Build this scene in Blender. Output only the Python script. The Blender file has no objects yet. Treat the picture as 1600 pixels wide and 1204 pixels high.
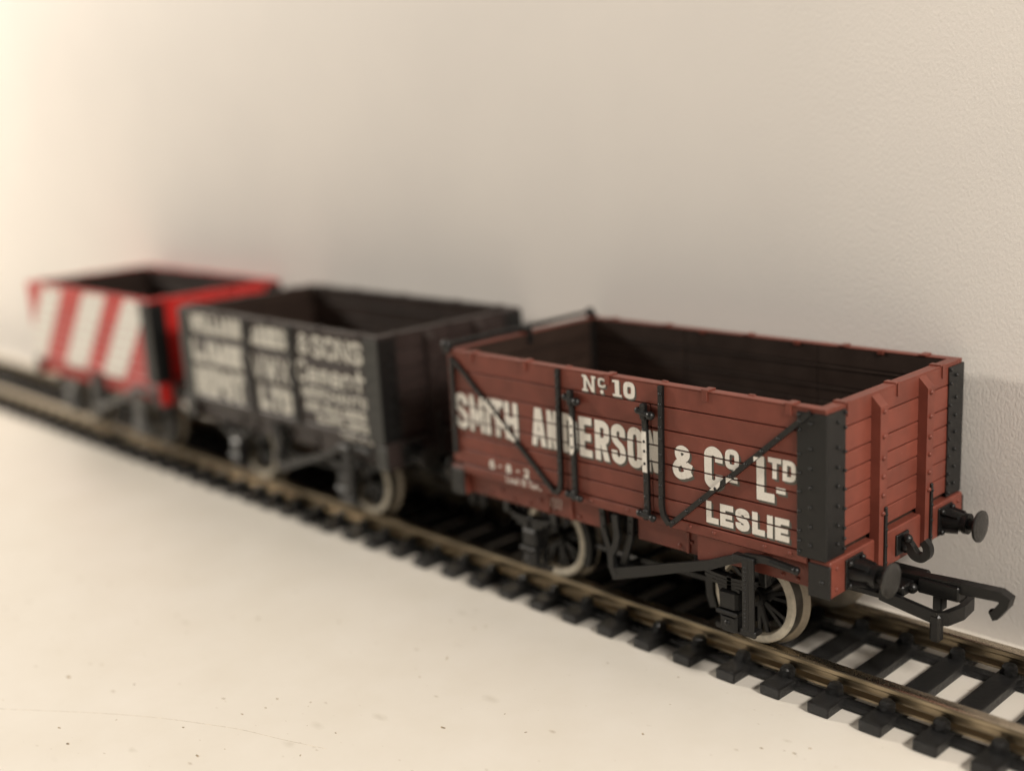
import bpy, math, random
from mathutils import Matrix, Vector
random.seed(7)
scene = bpy.context.scene
S = 0.1                      # all sizes below are millimetres; one Blender unit = 10 mm

# ------------------------------------------------------------------ camera
cam_d = bpy.data.cameras.new('camera')
cam = bpy.data.objects.new('camera', cam_d)
scene.collection.objects.link(cam)
cam.matrix_world = Matrix(((0.69161874, -0.12656796, 0.71108654, 103.1265 * S),
                           (0.72017301, 0.19568638, -0.66562578, -130.6933 * S),
                           (-0.05490306, 0.9724646, 0.22649119, 74.5582 * S),
                           (0, 0, 0, 1)))
cam_d.sensor_fit = 'HORIZONTAL'
cam_d.sensor_width = 36
cam_d.lens = 1843.72 / 1600 * 36
cam_d.clip_start = 0.05
cam_d.clip_end = 500
cam_d.dof.use_dof = True
cam_d.dof.focus_distance = 148 * S
cam_d.dof.aperture_fstop = 0.0415 / 0.42
cam_d.dof.aperture_blades = 0
scene.camera = cam

# ------------------------------------------------------------------ light (indoor: two warm lamps and a dim room)
scene.view_settings.view_transform = 'Standard'
scene.view_settings.look = 'None'
scene.view_settings.exposure = 0.0
scene.view_settings.gamma = 1.0
world = bpy.data.worlds.new('World')
scene.world = world
world.use_nodes = True
world.node_tree.nodes['Background'].inputs['Color'].default_value = (1.0, 0.94, 0.88, 1)
world.node_tree.nodes['Background'].inputs['Strength'].default_value = 0.13


def area_light(name, loc, target, size, power, col):
    d = bpy.data.lights.new(name, 'AREA')
    d.shape = 'DISK'
    d.size = size * S
    d.energy = power
    d.color = col
    o = bpy.data.objects.new(name, d)
    scene.collection.objects.link(o)
    o.location = Vector(loc) * S
    o.rotation_euler = (Vector(target) - Vector(loc)).to_track_quat('-Z', 'Y').to_euler()
    return o


area_light('desk_lamp_light', (-613, -195, 300), (-100, 0, 40), 80, 33000, (1.0, 0.915, 0.80))
area_light('room_lamp_light', (385, -100, 310), (20, 0, 20), 85, 22500, (1.0, 0.925, 0.84))

try:
    scene.cycles.max_bounces = 8
    scene.cycles.diffuse_bounces = 4
except Exception:
    pass

# ------------------------------------------------------------------ materials


def nodes_of(name):
    m = bpy.data.materials.new(name)
    m.use_nodes = True
    nt = m.node_tree
    return m, nt, nt.nodes['Principled BSDF']


def plain(name, col, rough=0.5, metal=0.0, spec=0.5, var=0.12, scale=6.0, bump=0.0, bscale=60.0):
    """painted or moulded plastic: slow colour variation, uneven gloss, fine relief"""
    m, nt, b = nodes_of(name)
    tc = nt.nodes.new('ShaderNodeTexCoord')
    n = nt.nodes.new('ShaderNodeTexNoise')
    n.inputs['Scale'].default_value = scale
    n.inputs['Detail'].default_value = 5
    nt.links.new(tc.outputs['Object'], n.inputs['Vector'])
    r = nt.nodes.new('ShaderNodeValToRGB')
    r.color_ramp.elements[0].position = 0.3
    r.color_ramp.elements[1].position = 0.7
    r.color_ramp.elements[0].color = tuple(c * (1 - var) for c in col) + (1,)
    r.color_ramp.elements[1].color = tuple(min(1, c * (1 + var)) for c in col) + (1,)
    nt.links.new(n.outputs['Fac'], r.inputs['Fac'])
    nt.links.new(r.outputs['Color'], b.inputs['Base Color'])
    mr = nt.nodes.new('ShaderNodeMapRange')
    mr.inputs['To Min'].default_value = max(0.05, rough - 0.09)
    mr.inputs['To Max'].default_value = min(1, rough + 0.09)
    n2 = nt.nodes.new('ShaderNodeTexNoise')
    n2.inputs['Scale'].default_value = scale * 5
    nt.links.new(tc.outputs['Object'], n2.inputs['Vector'])
    nt.links.new(n2.outputs['Fac'], mr.inputs['Value'])
    nt.links.new(mr.outputs['Result'], b.inputs['Roughness'])
    b.inputs['Metallic'].default_value = metal
    b.inputs['Specular IOR Level'].default_value = spec
    if bump:
        n3 = nt.nodes.new('ShaderNodeTexNoise')
        n3.inputs['Scale'].default_value = bscale
        n3.inputs['Detail'].default_value = 3
        nt.links.new(tc.outputs['Object'], n3.inputs['Vector'])
        bp = nt.nodes.new('ShaderNodeBump')
        bp.inputs['Strength'].default_value = bump
        bp.inputs['Distance'].default_value = 0.01
        nt.links.new(n3.outputs['Fac'], bp.inputs['Height'])
        nt.links.new(bp.outputs['Normal'], b.inputs['Normal'])
    return m


def plank_plastic(name, col, rough):
    """moulded plank: faint lengthwise wood grain and grime"""
    m, nt, b = nodes_of(name)
    tc = nt.nodes.new('ShaderNodeTexCoord')
    mp = nt.nodes.new('ShaderNodeMapping')
    mp.inputs['Scale'].default_value = (2.0, 2.0, 38.0)
    nt.links.new(tc.outputs['Object'], mp.inputs['Vector'])
    n = nt.nodes.new('ShaderNodeTexNoise')
    n.inputs['Scale'].default_value = 1.5
    n.inputs['Detail'].default_value = 4
    nt.links.new(mp.outputs['Vector'], n.inputs['Vector'])
    n2 = nt.nodes.new('ShaderNodeTexNoise')
    n2.inputs['Scale'].default_value = 3.5
    n2.inputs['Detail'].default_value = 6
    nt.links.new(tc.outputs['Object'], n2.inputs['Vector'])
    r = nt.nodes.new('ShaderNodeValToRGB')
    r.color_ramp.elements[0].position = 0.32
    r.color_ramp.elements[1].position = 0.68
    r.color_ramp.elements[0].color = tuple(c * 0.86 for c in col) + (1,)
    r.color_ramp.elements[1].color = tuple(c * 1.12 for c in col) + (1,)
    nt.links.new(n2.outputs['Fac'], r.inputs['Fac'])
    nd = nt.nodes.new('ShaderNodeTexNoise')
    nd.inputs['Scale'].default_value = 26
    nd.inputs['Detail'].default_value = 3
    nt.links.new(tc.outputs['Object'], nd.inputs['Vector'])
    md = nt.nodes.new('ShaderNodeMapRange')
    md.inputs['From Min'].default_value = 0.70
    md.inputs['From Max'].default_value = 0.80
    md.inputs['To Max'].default_value = 0.35
    nt.links.new(nd.outputs['Fac'], md.inputs['Value'])
    mx = nt.nodes.new('ShaderNodeMix')
    mx.data_type = 'RGBA'
    nt.links.new(md.outputs['Result'], mx.inputs['Factor'])
    nt.links.new(r.outputs['Color'], mx.inputs['A'])
    mx.inputs['B'].default_value = (0.36, 0.29, 0.23, 1)
    oi = nt.nodes.new('ShaderNodeObjectInfo')
    mo = nt.nodes.new('ShaderNodeMapRange')
    mo.inputs['To Min'].default_value = 0.90
    mo.inputs['To Max'].default_value = 1.10
    nt.links.new(oi.outputs['Random'], mo.inputs['Value'])
    hs = nt.nodes.new('ShaderNodeHueSaturation')
    nt.links.new(mo.outputs['Result'], hs.inputs['Value'])
    nt.links.new(mx.outputs['Result'], hs.inputs['Color'])
    nt.links.new(hs.outputs['Color'], b.inputs['Base Color'])
    mr = nt.nodes.new('ShaderNodeMapRange')
    mr.inputs['To Min'].default_value = rough - 0.1
    mr.inputs['To Max'].default_value = rough + 0.1
    nt.links.new(n2.outputs['Fac'], mr.inputs['Value'])
    nt.links.new(mr.outputs['Result'], b.inputs['Roughness'])
    bp = nt.nodes.new('ShaderNodeBump')
    bp.inputs['Strength'].default_value = 0.12
    bp.inputs['Distance'].default_value = 0.01
    nt.links.new(n.outputs['Fac'], bp.inputs['Height'])
    nt.links.new(bp.outputs['Normal'], b.inputs['Normal'])
    b.inputs['Specular IOR Level'].default_value = 0.3
    return m


def print_mat(name, col, worn):
    """printed ink with slightly worn edges and speckle"""
    m, nt, b = nodes_of(name)
    tc = nt.nodes.new('ShaderNodeTexCoord')
    n = nt.nodes.new('ShaderNodeTexNoise')
    n.inputs['Scale'].default_value = 55
    n.inputs['Detail'].default_value = 3
    nt.links.new(tc.outputs['Object'], n.inputs['Vector'])
    r = nt.nodes.new('ShaderNodeValToRGB')
    r.color_ramp.elements[0].position = 0.22
    r.color_ramp.elements[1].position = 0.5
    r.color_ramp.elements[0].color = worn + (1,)
    r.color_ramp.elements[1].color = col + (1,)
    nt.links.new(n.outputs['Fac'], r.inputs['Fac'])
    nt.links.new(r.outputs['Color'], b.inputs['Base Color'])
    b.inputs['Roughness'].default_value = 0.6
    b.inputs['Specular IOR Level'].default_value = 0.3
    return m


def rail_metal():
    m, nt, b = nodes_of('nickel_silver_rail')
    tc = nt.nodes.new('ShaderNodeTexCoord')
    mp = nt.nodes.new('ShaderNodeMapping')
    mp.inputs['Scale'].default_value = (0.5, 45, 45)
    nt.links.new(tc.outputs['Object'], mp.inputs['Vector'])
    n = nt.nodes.new('ShaderNodeTexNoise')
    n.inputs['Scale'].default_value = 1.6
    n.inputs['Detail'].default_value = 6
    n.inputs['Roughness'].default_value = 0.7
    nt.links.new(mp.outputs['Vector'], n.inputs['Vector'])
    r = nt.nodes.new('ShaderNodeValToRGB')
    r.color_ramp.elements[0].position = 0.3
    r.color_ramp.elements[1].position = 0.72
    r.color_ramp.elements[0].color = (0.30, 0.24, 0.16, 1)
    r.color_ramp.elements[1].color = (0.52, 0.43, 0.30, 1)
    nt.links.new(n.outputs['Fac'], r.inputs['Fac'])
    nt.links.new(r.outputs['Color'], b.inputs['Base Color'])
    b.inputs['Metallic'].default_value = 1.0
    mr = nt.nodes.new('ShaderNodeMapRange')
    mr.inputs['To Min'].default_value = 0.26
    mr.inputs['To Max'].default_value = 0.40
    nt.links.new(n.outputs['Fac'], mr.inputs['Value'])
    nt.links.new(mr.outputs['Result'], b.inputs['Roughness'])
    bp = nt.nodes.new('ShaderNodeBump')
    bp.inputs['Strength'].default_value = 0.04
    bp.inputs['Distance'].default_value = 0.01
    nt.links.new(n.outputs['Fac'], bp.inputs['Height'])
    nt.links.new(bp.outputs['Normal'], b.inputs['Normal'])
    return m


def sleeper_mat():
    m, nt, b = nodes_of('sleeper_plastic')
    tc = nt.nodes.new('ShaderNodeTexCoord')
    mp = nt.nodes.new('ShaderNodeMapping')
    mp.inputs['Scale'].default_value = (24, 10, 10)
    nt.links.new(tc.outputs['Object'], mp.inputs['Vector'])
    n = nt.nodes.new('ShaderNodeTexNoise')
    n.inputs['Scale'].default_value = 1.6
    n.inputs['Detail'].default_value = 5
    n.inputs['Roughness'].default_value = 0.65
    nt.links.new(mp.outputs['Vector'], n.inputs['Vector'])
    bp = nt.nodes.new('ShaderNodeBump')
    bp.inputs['Strength'].default_value = 1.0
    bp.inputs['Distance'].default_value = 0.09
    nt.links.new(n.outputs['Fac'], bp.inputs['Height'])
    nt.links.new(bp.outputs['Normal'], b.inputs['Normal'])
    r = nt.nodes.new('ShaderNodeValToRGB')
    r.color_ramp.elements[0].color = (0.003, 0.003, 0.003, 1)
    r.color_ramp.elements[1].color = (0.013, 0.0125, 0.012, 1)
    nt.links.new(n.outputs['Fac'], r.inputs['Fac'])
    nt.links.new(r.outputs['Color'], b.inputs['Base Color'])
    b.inputs['Roughness'].default_value = 0.27
    b.inputs['Specular IOR Level'].default_value = 0.42
    return m


def wall_mat():
    m, nt, b = nodes_of('embossed_wallpaper')
    tc = nt.nodes.new('ShaderNodeTexCoord')
    mp = nt.nodes.new('ShaderNodeMapping')
    mp.inputs['Scale'].default_value = (29.0, 1.0, 18.0)
    nt.links.new(tc.outputs['Object'], mp.inputs['Vector'])
    n = nt.nodes.new('ShaderNodeTexNoise')
    n.inputs['Scale'].default_value = 1.0
    n.inputs['Detail'].default_value = 2.5
    n.inputs['Roughness'].default_value = 0.45
    n.inputs['Distortion'].default_value = 0.4
    nt.links.new(mp.outputs['Vector'], n.inputs['Vector'])
    n2 = nt.nodes.new('ShaderNodeTexNoise')
    n2.inputs['Scale'].default_value = 50.0
    n2.inputs['Detail'].default_value = 2
    nt.links.new(tc.outputs['Object'], n2.inputs['Vector'])
    add = nt.nodes.new('ShaderNodeMath')
    add.operation = 'MULTIPLY_ADD'
    add.inputs[1].default_value = 0.25
    nt.links.new(n2.outputs['Fac'], add.inputs[0])
    nt.links.new(n.outputs['Fac'], add.inputs[2])
    bp = nt.nodes.new('ShaderNodeBump')
    bp.inputs['Strength'].default_value = 0.42
    bp.inputs['Distance'].default_value = 0.016
    nt.links.new(add.outputs[0], bp.inputs['Height'])
    nt.links.new(bp.outputs['Normal'], b.inputs['Normal'])
    r = nt.nodes.new('ShaderNodeValToRGB')
    n3 = nt.nodes.new('ShaderNodeTexNoise')
    n3.inputs['Scale'].default_value = 0.35
    n3.inputs['Detail'].default_value = 4
    nt.links.new(tc.outputs['Object'], n3.inputs['Vector'])
    r.color_ramp.elements[0].position = 0.3
    r.color_ramp.elements[1].position = 0.7
    r.color_ramp.elements[0].color = (0.775, 0.738, 0.695, 1)
    r.color_ramp.elements[1].color = (0.81, 0.77, 0.722, 1)
    nt.links.new(n3.outputs['Fac'], r.inputs['Fac'])
    nt.links.new(r.outputs['Color'], b.inputs['Base Color'])
    b.inputs['Roughness'].default_value = 0.62
    b.inputs['Specular IOR Level'].default_value = 0.35
    return m


def table_mat():
    m, nt, b = nodes_of('cream_tabletop')
    tc = nt.nodes.new('ShaderNodeTexCoord')
    base = nt.nodes.new('ShaderNodeValToRGB')
    n = nt.nodes.new('ShaderNodeTexNoise')
    n.inputs['Scale'].default_value = 0.8
    n.inputs['Detail'].default_value = 12
    n.inputs['Roughness'].default_value = 0.62
    nt.links.new(tc.outputs['Object'], n.inputs['Vector'])
    base.color_ramp.elements[0].position = 0.3
    base.color_ramp.elements[1].position = 0.7
    base.color_ramp.elements[0].color = (0.70, 0.655, 0.575, 1)
    base.color_ramp.elements[1].color = (0.74, 0.70, 0.63, 1)
    nt.links.new(n.outputs['Fac'], base.inputs['Fac'])
    last = base.outputs['Color']
    # dirt specks of three sizes, each a small stretched spot
    for sc, thr, colr, str_ in ((1.1, 0.20, (0.34, 0.29, 0.20, 1), 0.32), (2.6, 0.19, (0.34, 0.27, 0.18, 1), 0.6),
                                (5.5, 0.17, (0.40, 0.33, 0.23, 1), 0.55)):
        mp = nt.nodes.new('ShaderNodeMapping')
        mp.inputs['Rotation'].default_value = (0, 0, sc)
        mp.inputs['Scale'].default_value = (1.0, 1.9, 1.0)
        nt.links.new(tc.outputs['Object'], mp.inputs['Vector'])
        wn = nt.nodes.new('ShaderNodeTexNoise')
        wn.inputs['Scale'].default_value = sc * 7
        wn.inputs['Detail'].default_value = 3
        nt.links.new(mp.outputs['Vector'], wn.inputs['Vector'])
        mixv = nt.nodes.new('ShaderNodeVectorMath')
        mixv.operation = 'MULTIPLY_ADD'
        mixv.inputs[1].default_value = (0.14 / sc, 0.14 / sc, 0)
        nt.links.new(wn.outputs['Color'], mixv.inputs[0])
        nt.links.new(mp.outputs['Vector'], mixv.inputs[2])
        v = nt.nodes.new('ShaderNodeTexVoronoi')
        v.inputs['Scale'].default_value = sc
        nt.links.new(mixv.outputs[0], v.inputs['Vector'])
        # size differs from speck to speck
        sep = nt.nodes.new('ShaderNodeSeparateColor')
        nt.links.new(v.outputs['Color'], sep.inputs['Color'])
        pw = nt.nodes.new('ShaderNodeMath')
        pw.operation = 'POWER'
        pw.inputs[1].default_value = 3.0
        nt.links.new(sep.outputs['Red'], pw.inputs[0])
        th = nt.nodes.new('ShaderNodeMath')
        th.operation = 'MULTIPLY'
        th.inputs[1].default_value = thr
        nt.links.new(pw.outputs[0], th.inputs[0])
        mr = nt.nodes.new('ShaderNodeMapRange')
        nt.links.new(v.outputs['Distance'], mr.inputs['Value'])
        mr.inputs['From Min'].default_value = 0.0
        nt.links.new(th.outputs[0], mr.inputs['From Max'])
        mr.inputs['To Min'].default_value = str_
        mr.inputs['To Max'].default_value = 0.0
        mx = nt.nodes.new('ShaderNodeMix')
        mx.data_type = 'RGBA'
        nt.links.new(mr.outputs['Result'], mx.inputs['Factor'])
        nt.links.new(last, mx.inputs['A'])
        mx.inputs['B'].default_value = colr
        last = mx.outputs['Result']
    nt.links.new(last, b.inputs['Base Color'])
    b.inputs['Roughness'].default_value = 0.38
    b.inputs['Specular IOR Level'].default_value = 0.4
    n4 = nt.nodes.new('ShaderNodeTexNoise')
    n4.inputs['Scale'].default_value = 14
    n4.inputs['Detail'].default_value = 4
    nt.links.new(tc.outputs['Object'], n4.inputs['Vector'])
    bp = nt.nodes.new('ShaderNodeBump')
    bp.inputs['Strength'].default_value = 0.06
    bp.inputs['Distance'].default_value = 0.02
    nt.links.new(n4.outputs['Fac'], bp.inputs['Height'])
    nt.links.new(bp.outputs['Normal'], b.inputs['Normal'])
    return m


M = dict(
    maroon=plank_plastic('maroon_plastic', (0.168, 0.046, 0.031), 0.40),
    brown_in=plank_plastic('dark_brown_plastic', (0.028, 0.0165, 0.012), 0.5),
    black=plain('black_plastic', (0.006, 0.006, 0.0058), 0.40, spec=0.42, bump=0.12),
    white=print_mat('white_ink', (0.78, 0.745, 0.68), (0.64, 0.59, 0.52)),
    old_white=print_mat('faded_ink', (0.68, 0.66, 0.59), (0.52, 0.49, 0.43)),
    bright_white=print_mat('stripe_paint', (0.84, 0.82, 0.76), (0.75, 0.72, 0.65)),
    shade=print_mat('grey_ink', (0.092, 0.090, 0.076), (0.11, 0.08, 0.065)),
    umber=plank_plastic('umber_plastic', (0.030, 0.021, 0.019), 0.42),
    grey_black=plain('charcoal_plastic', (0.025, 0.026, 0.023), 0.5, bump=0.1),
    red=plank_plastic('red_plastic', (0.50, 0.022, 0.018), 0.4),
    grey=plain('grey_plastic', (0.10, 0.10, 0.095), 0.5),
    tyre=plain('cream_tyre', (0.60, 0.55, 0.45), 0.45, var=0.2, scale=9),
    steel=plain('dark_steel', (0.13, 0.12, 0.105), 0.38, metal=0.8, var=0.25),
    flange=plain('brown_flange', (0.34, 0.29, 0.22), 0.42, var=0.2),
    rail=rail_metal(), rail_top=plain('polished_rail_top', (0.62, 0.54, 0.42), 0.28, metal=1.0, var=0.2, scale=12), sleeper=sleeper_mat(), wall=wall_mat(), table=table_mat(),
    buffer=plain('worn_buffer_steel', (0.022, 0.021, 0.019), 0.33, spec=0.7, var=0.5, scale=22, bump=0.6, bscale=45),
    scratch=plain('scratched_top', (0.62, 0.565, 0.475), 0.7, var=0.25, scale=12),
    dust=plain('debris', (0.36, 0.29, 0.20), 0.9, var=0.5, scale=20),
)

# ------------------------------------------------------------------ mesh helpers


class MB:
    def __init__(self):
        self.v, self.f, self.m, self.s = [], [], [], []

    def add(self, verts, faces, mi=0, smooth=False):
        o = len(self.v)
        self.v += [tuple(p) for p in verts]
        for q in faces:
            self.f.append([i + o for i in q])
            self.m.append(mi)
            self.s.append(smooth)
        return self

    def box(self, x0, x1, y0, y1, z0, z1, b=0.0, mi=0):
        if b <= 0:
            P = [(x, y, z) for x in (x0, x1) for y in (y0, y1) for z in (z0, z1)]
            return self.add(P, [(0, 1, 3, 2), (4, 6, 7, 5), (0, 4, 5, 1), (2, 3, 7, 6), (0, 2, 6, 4), (1, 5, 7, 3)], mi)
        c = ((x0 + x1) / 2, (y0 + y1) / 2, (z0 + z1) / 2)
        h = (abs(x1 - x0) / 2, abs(y1 - y0) / 2, abs(z1 - z0) / 2)
        b = min(b, 0.45 * min(h))
        P, I = [], {}
        for sx in (-1, 1):
            for sy in (-1, 1):
                for sz in (-1, 1):
                    for a in range(3):
                        s = (sx, sy, sz)
                        I[s, a] = len(P)
                        P.append(tuple(c[k] + s[k] * (h[k] if k == a else h[k] - b) for k in range(3)))
        F = []
        for a in range(3):
            p, q = [k for k in range(3) if k != a]
            for sa in (-1, 1):
                r = []
                for sp, sq in ((-1, -1), (1, -1), (1, 1), (-1, 1)):
                    s = [0, 0, 0]
                    s[a], s[p], s[q] = sa, sp, sq
                    r.append(I[tuple(s), a])
                F.append(r if (sa > 0) == (a != 1) else r[::-1])
            for sp in (-1, 1):
                for sq in (-1, 1):
                    s0, s1 = [0, 0, 0], [0, 0, 0]
                    s0[p] = s1[p] = sp
                    s0[q] = s1[q] = sq
                    s0[a], s1[a] = -1, 1
                    r = [I[tuple(s0), p], I[tuple(s1), p], I[tuple(s1), q], I[tuple(s0), q]]
                    F.append(r)
        for sx in (-1, 1):
            for sy in (-1, 1):
                for sz in (-1, 1):
                    s = (sx, sy, sz)
                    F.append([I[s, 0], I[s, 1], I[s, 2]])
        # outward orientation
        G = []
        for q in F:
            a_, b_, c_ = (Vector(P[q[0]]), Vector(P[q[1]]), Vector(P[q[2]]))
            n = (b_ - a_).cross(c_ - a_)
            mid = sum((Vector(P[i]) for i in q), Vector()) / len(q) - Vector(c)
            G.append(q if n.dot(mid) > 0 else q[::-1])
        return self.add(P, G, mi)

    def prism(self, poly, axis, a0, a1, mi=0):
        def pt(u, w, a):
            return {'x': (a, u, w), 'y': (u, a, w), 'z': (u, w, a)}[axis]
        n = len(poly)
        P = [pt(u, w, a0) for u, w in poly] + [pt(u, w, a1) for u, w in poly]
        F = [list(range(n))[::-1], list(range(n, 2 * n))]
        F += [[i, (i + 1) % n, n + (i + 1) % n, n + i] for i in range(n)]
        return self.add(P, F, mi)

    def ribbon(self, pts, w, axis, a0, a1, mi=0, w1=None):
        """flat bar that follows a 2D path, given thickness along axis"""
        L, Rr = offsets(pts, w, w1)
        n = len(pts)

        def pt(q, a):
            return {'x': (a, q[0], q[1]), 'y': (q[0], a, q[1]), 'z': (q[0], q[1], a)}[axis]
        P = []
        for i in range(n):
            P += [pt(L[i], a0), pt(Rr[i], a0), pt(Rr[i], a1), pt(L[i], a1)]
        F = [[0, 1, 2, 3], [4 * n - 1, 4 * n - 2, 4 * n - 3, 4 * n - 4]]
        for i in range(n - 1):
            for k in range(4):
                F.append([4 * i + k, 4 * i + 4 + k, 4 * i + 4 + (k + 1) % 4, 4 * i + (k + 1) % 4])
        return self.add(P, F, mi)

    def lathe(self, prof, o, axis='x', n=24, mi=0, smooth=True, caps=True):
        """prof: list of (distance along axis, radius); own vertices per ring pair so edges stay crisp"""
        def pt(t, r, a):
            c, s = r * math.cos(a), r * math.sin(a)
            return {'x': (o[0] + t, o[1] + c, o[2] + s), 'y': (o[0] + c, o[1] + t, o[2] + s), 'z': (o[0] + c, o[1] + s, o[2] + t)}[axis]
        mis = mi if isinstance(mi, (list, tuple)) else [mi] * (len(prof) - 1)
        for k in range(len(prof) - 1):
            (t0, r0), (t1, r1) = prof[k], prof[k + 1]
            P = [pt(t0, r0, 2 * math.pi * i / n) for i in range(n)] + [pt(t1, r1, 2 * math.pi * i / n) for i in range(n)]
            self.add(P, [[i, (i + 1) % n, n + (i + 1) % n, n + i] for i in range(n)], mis[k], smooth)
        if caps:
            for (t, r), mm in ((prof[0], mis[0]), (prof[-1], mis[-1])):
                if r > 1e-4:
                    self.add([pt(t, r, 2 * math.pi * i / n) for i in range(n)], [list(range(n))], mm)
        return self

    def rod(self, p0, p1, r, n=8, mi=0, r1=None):
        p0, p1 = Vector(p0), Vector(p1)
        d = (p1 - p0).normalized()
        u = d.orthogonal().normalized()
        w = d.cross(u)
        r1 = r if r1 is None else r1
        ring = lambda p, rr: [tuple(p + (u * math.cos(2 * math.pi * i / n) + w * math.sin(2 * math.pi * i / n)) * rr) for i in range(n)]
        self.add(ring(p0, r) + ring(p1, r1), [[i, (i + 1) % n, n + (i + 1) % n, n + i] for i in range(n)], mi, True)
        self.add(ring(p0, r), [list(range(n))[::-1]], mi)
        self.add(ring(p1, r1), [list(range(n))], mi)
        return self

    def bar(self, p0, p1, w, t, up=(0, 0, 1), mi=0):
        """rectangular bar between two 3D points"""
        p0, p1, up = Vector(p0), Vector(p1), Vector(up)
        d = (p1 - p0).normalized()
        a = d.cross(up).normalized()
        b = a.cross(d).normalized()
        P = [tuple(p + a * sx * t / 2 + b * sz * w / 2) for p in (p0, p1) for sx, sz in ((-1, -1), (1, -1), (1, 1), (-1, 1))]
        return self.add(P, [(3, 2, 1, 0), (4, 5, 6, 7), (0, 1, 5, 4), (1, 2, 6, 5), (2, 3, 7, 6), (3, 0, 4, 7)], mi)

    def dome(self, p, d, r, h, mi=0, n=7):
        p, d = Vector(p), Vector(d)
        u = d.orthogonal().normalized()
        w = d.cross(u)
        P = []
        for k, (rr, hh) in enumerate(((1, 0), (0.92, 0.45), (0.55, 0.87))):
            P += [tuple(p + (u * math.cos(2 * math.pi * i / n) + w * math.sin(2 * math.pi * i / n)) * r * rr + d * h * hh) for i in range(n)]
        P.append(tuple(p + d * h))
        F = []
        for k in range(2):
            F += [[k * n + i, k * n + (i + 1) % n, (k + 1) * n + (i + 1) % n, (k + 1) * n + i] for i in range(n)]
        F += [[2 * n + i, 2 * n + (i + 1) % n, 3 * n] for i in range(n)]
        return self.add(P, F, mi, True)

    def ball(self, c, r, mi=0, n=10):
        prof = [(-r * math.cos(math.pi * k / 6), max(1e-5, r * math.sin(math.pi * k / 6))) for k in range(7)]
        P, F = [], []
        for t, rr in prof:
            P += [(c[0] + t, c[1] + rr * math.cos(2 * math.pi * i / n), c[2] + rr * math.sin(2 * math.pi * i / n)) for i in range(n)]
        for k in range(6):
            F += [[k * n + i, k * n + (i + 1) % n, (k + 1) * n + (i + 1) % n, (k + 1) * n + i] for i in range(n)]
        return self.add(P, F, mi, True)

    def build(self, name, mats, parent=None, origin=(0, 0, 0)):
        me = bpy.data.meshes.new(name)
        me.from_pydata([((x - origin[0]) * S, (y - origin[1]) * S, (z - origin[2]) * S) for x, y, z in self.v], [], self.f)
        for mt in (mats if isinstance(mats, (list, tuple)) else [mats]):
            me.materials.append(mt)
        me.polygons.foreach_set('material_index', self.m)
        me.polygons.foreach_set('use_smooth', self.s)
        me.update()
        o = bpy.data.objects.new(name, me)
        scene.collection.objects.link(o)
        if parent:
            o.parent = parent
        return o


def offsets(pts, w, w1=None):
    n = len(pts)
    L, R_ = [], []
    for i, p in enumerate(pts):
        a = pts[max(0, i - 1)]
        c = pts[min(n - 1, i + 1)]
        d1 = (p[0] - a[0], p[1] - a[1])
        d2 = (c[0] - p[0], c[1] - p[1])

        def nrm(d):
            l = math.hypot(*d)
            return (d[0] / l, d[1] / l) if l > 1e-9 else None
        d1, d2 = nrm(d1), nrm(d2)
        d1, d2 = d1 or d2, d2 or d1
        nx, ny = -(d1[1] + d2[1]), d1[0] + d2[0]
        l = math.hypot(nx, ny) or 1
        nx, ny = nx / l, ny / l
        k = 1 / max(0.45, nx * -d1[1] + ny * d1[0])
        ww = w if w1 is None else w + (w1 - w) * i / (n - 1)
        L.append((p[0] + nx * k * ww / 2, p[1] + ny * k * ww / 2))
        R_.append((p[0] - nx * k * ww / 2, p[1] - ny * k * ww / 2))
    return L, R_


def empty(name, loc, label, cat, group=None):
    o = bpy.data.objects.new(name, None)
    scene.collection.objects.link(o)
    o.empty_display_size = 0.3
    o.location = Vector(loc) * S
    o['label'] = label
    o['category'] = cat
    if group:
        o['group'] = group
    return o

# ------------------------------------------------------------------ lettering: strokes turned into convex pieces


def crom(pts, closed=False, k=5):
    out = []
    n = len(pts)
    seg = n if closed else n - 1
    for i in range(seg):
        P = [pts[(i + j) % n] if closed else pts[min(max(i + j, 0), n - 1)] for j in (-1, 0, 1, 2)]
        for s in range(k):
            t = s / k
            out.append(tuple(0.5 * (2 * P[1][a] + (P[2][a] - P[0][a]) * t + (2 * P[0][a] - 5 * P[1][a] + 4 * P[2][a] - P[3][a]) * t * t
                             + (3 * P[1][a] - P[0][a] - 3 * P[2][a] + P[3][a]) * t ** 3) for a in (0, 1)))
    out.append(pts[0] if closed else pts[-1])
    return out


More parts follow.
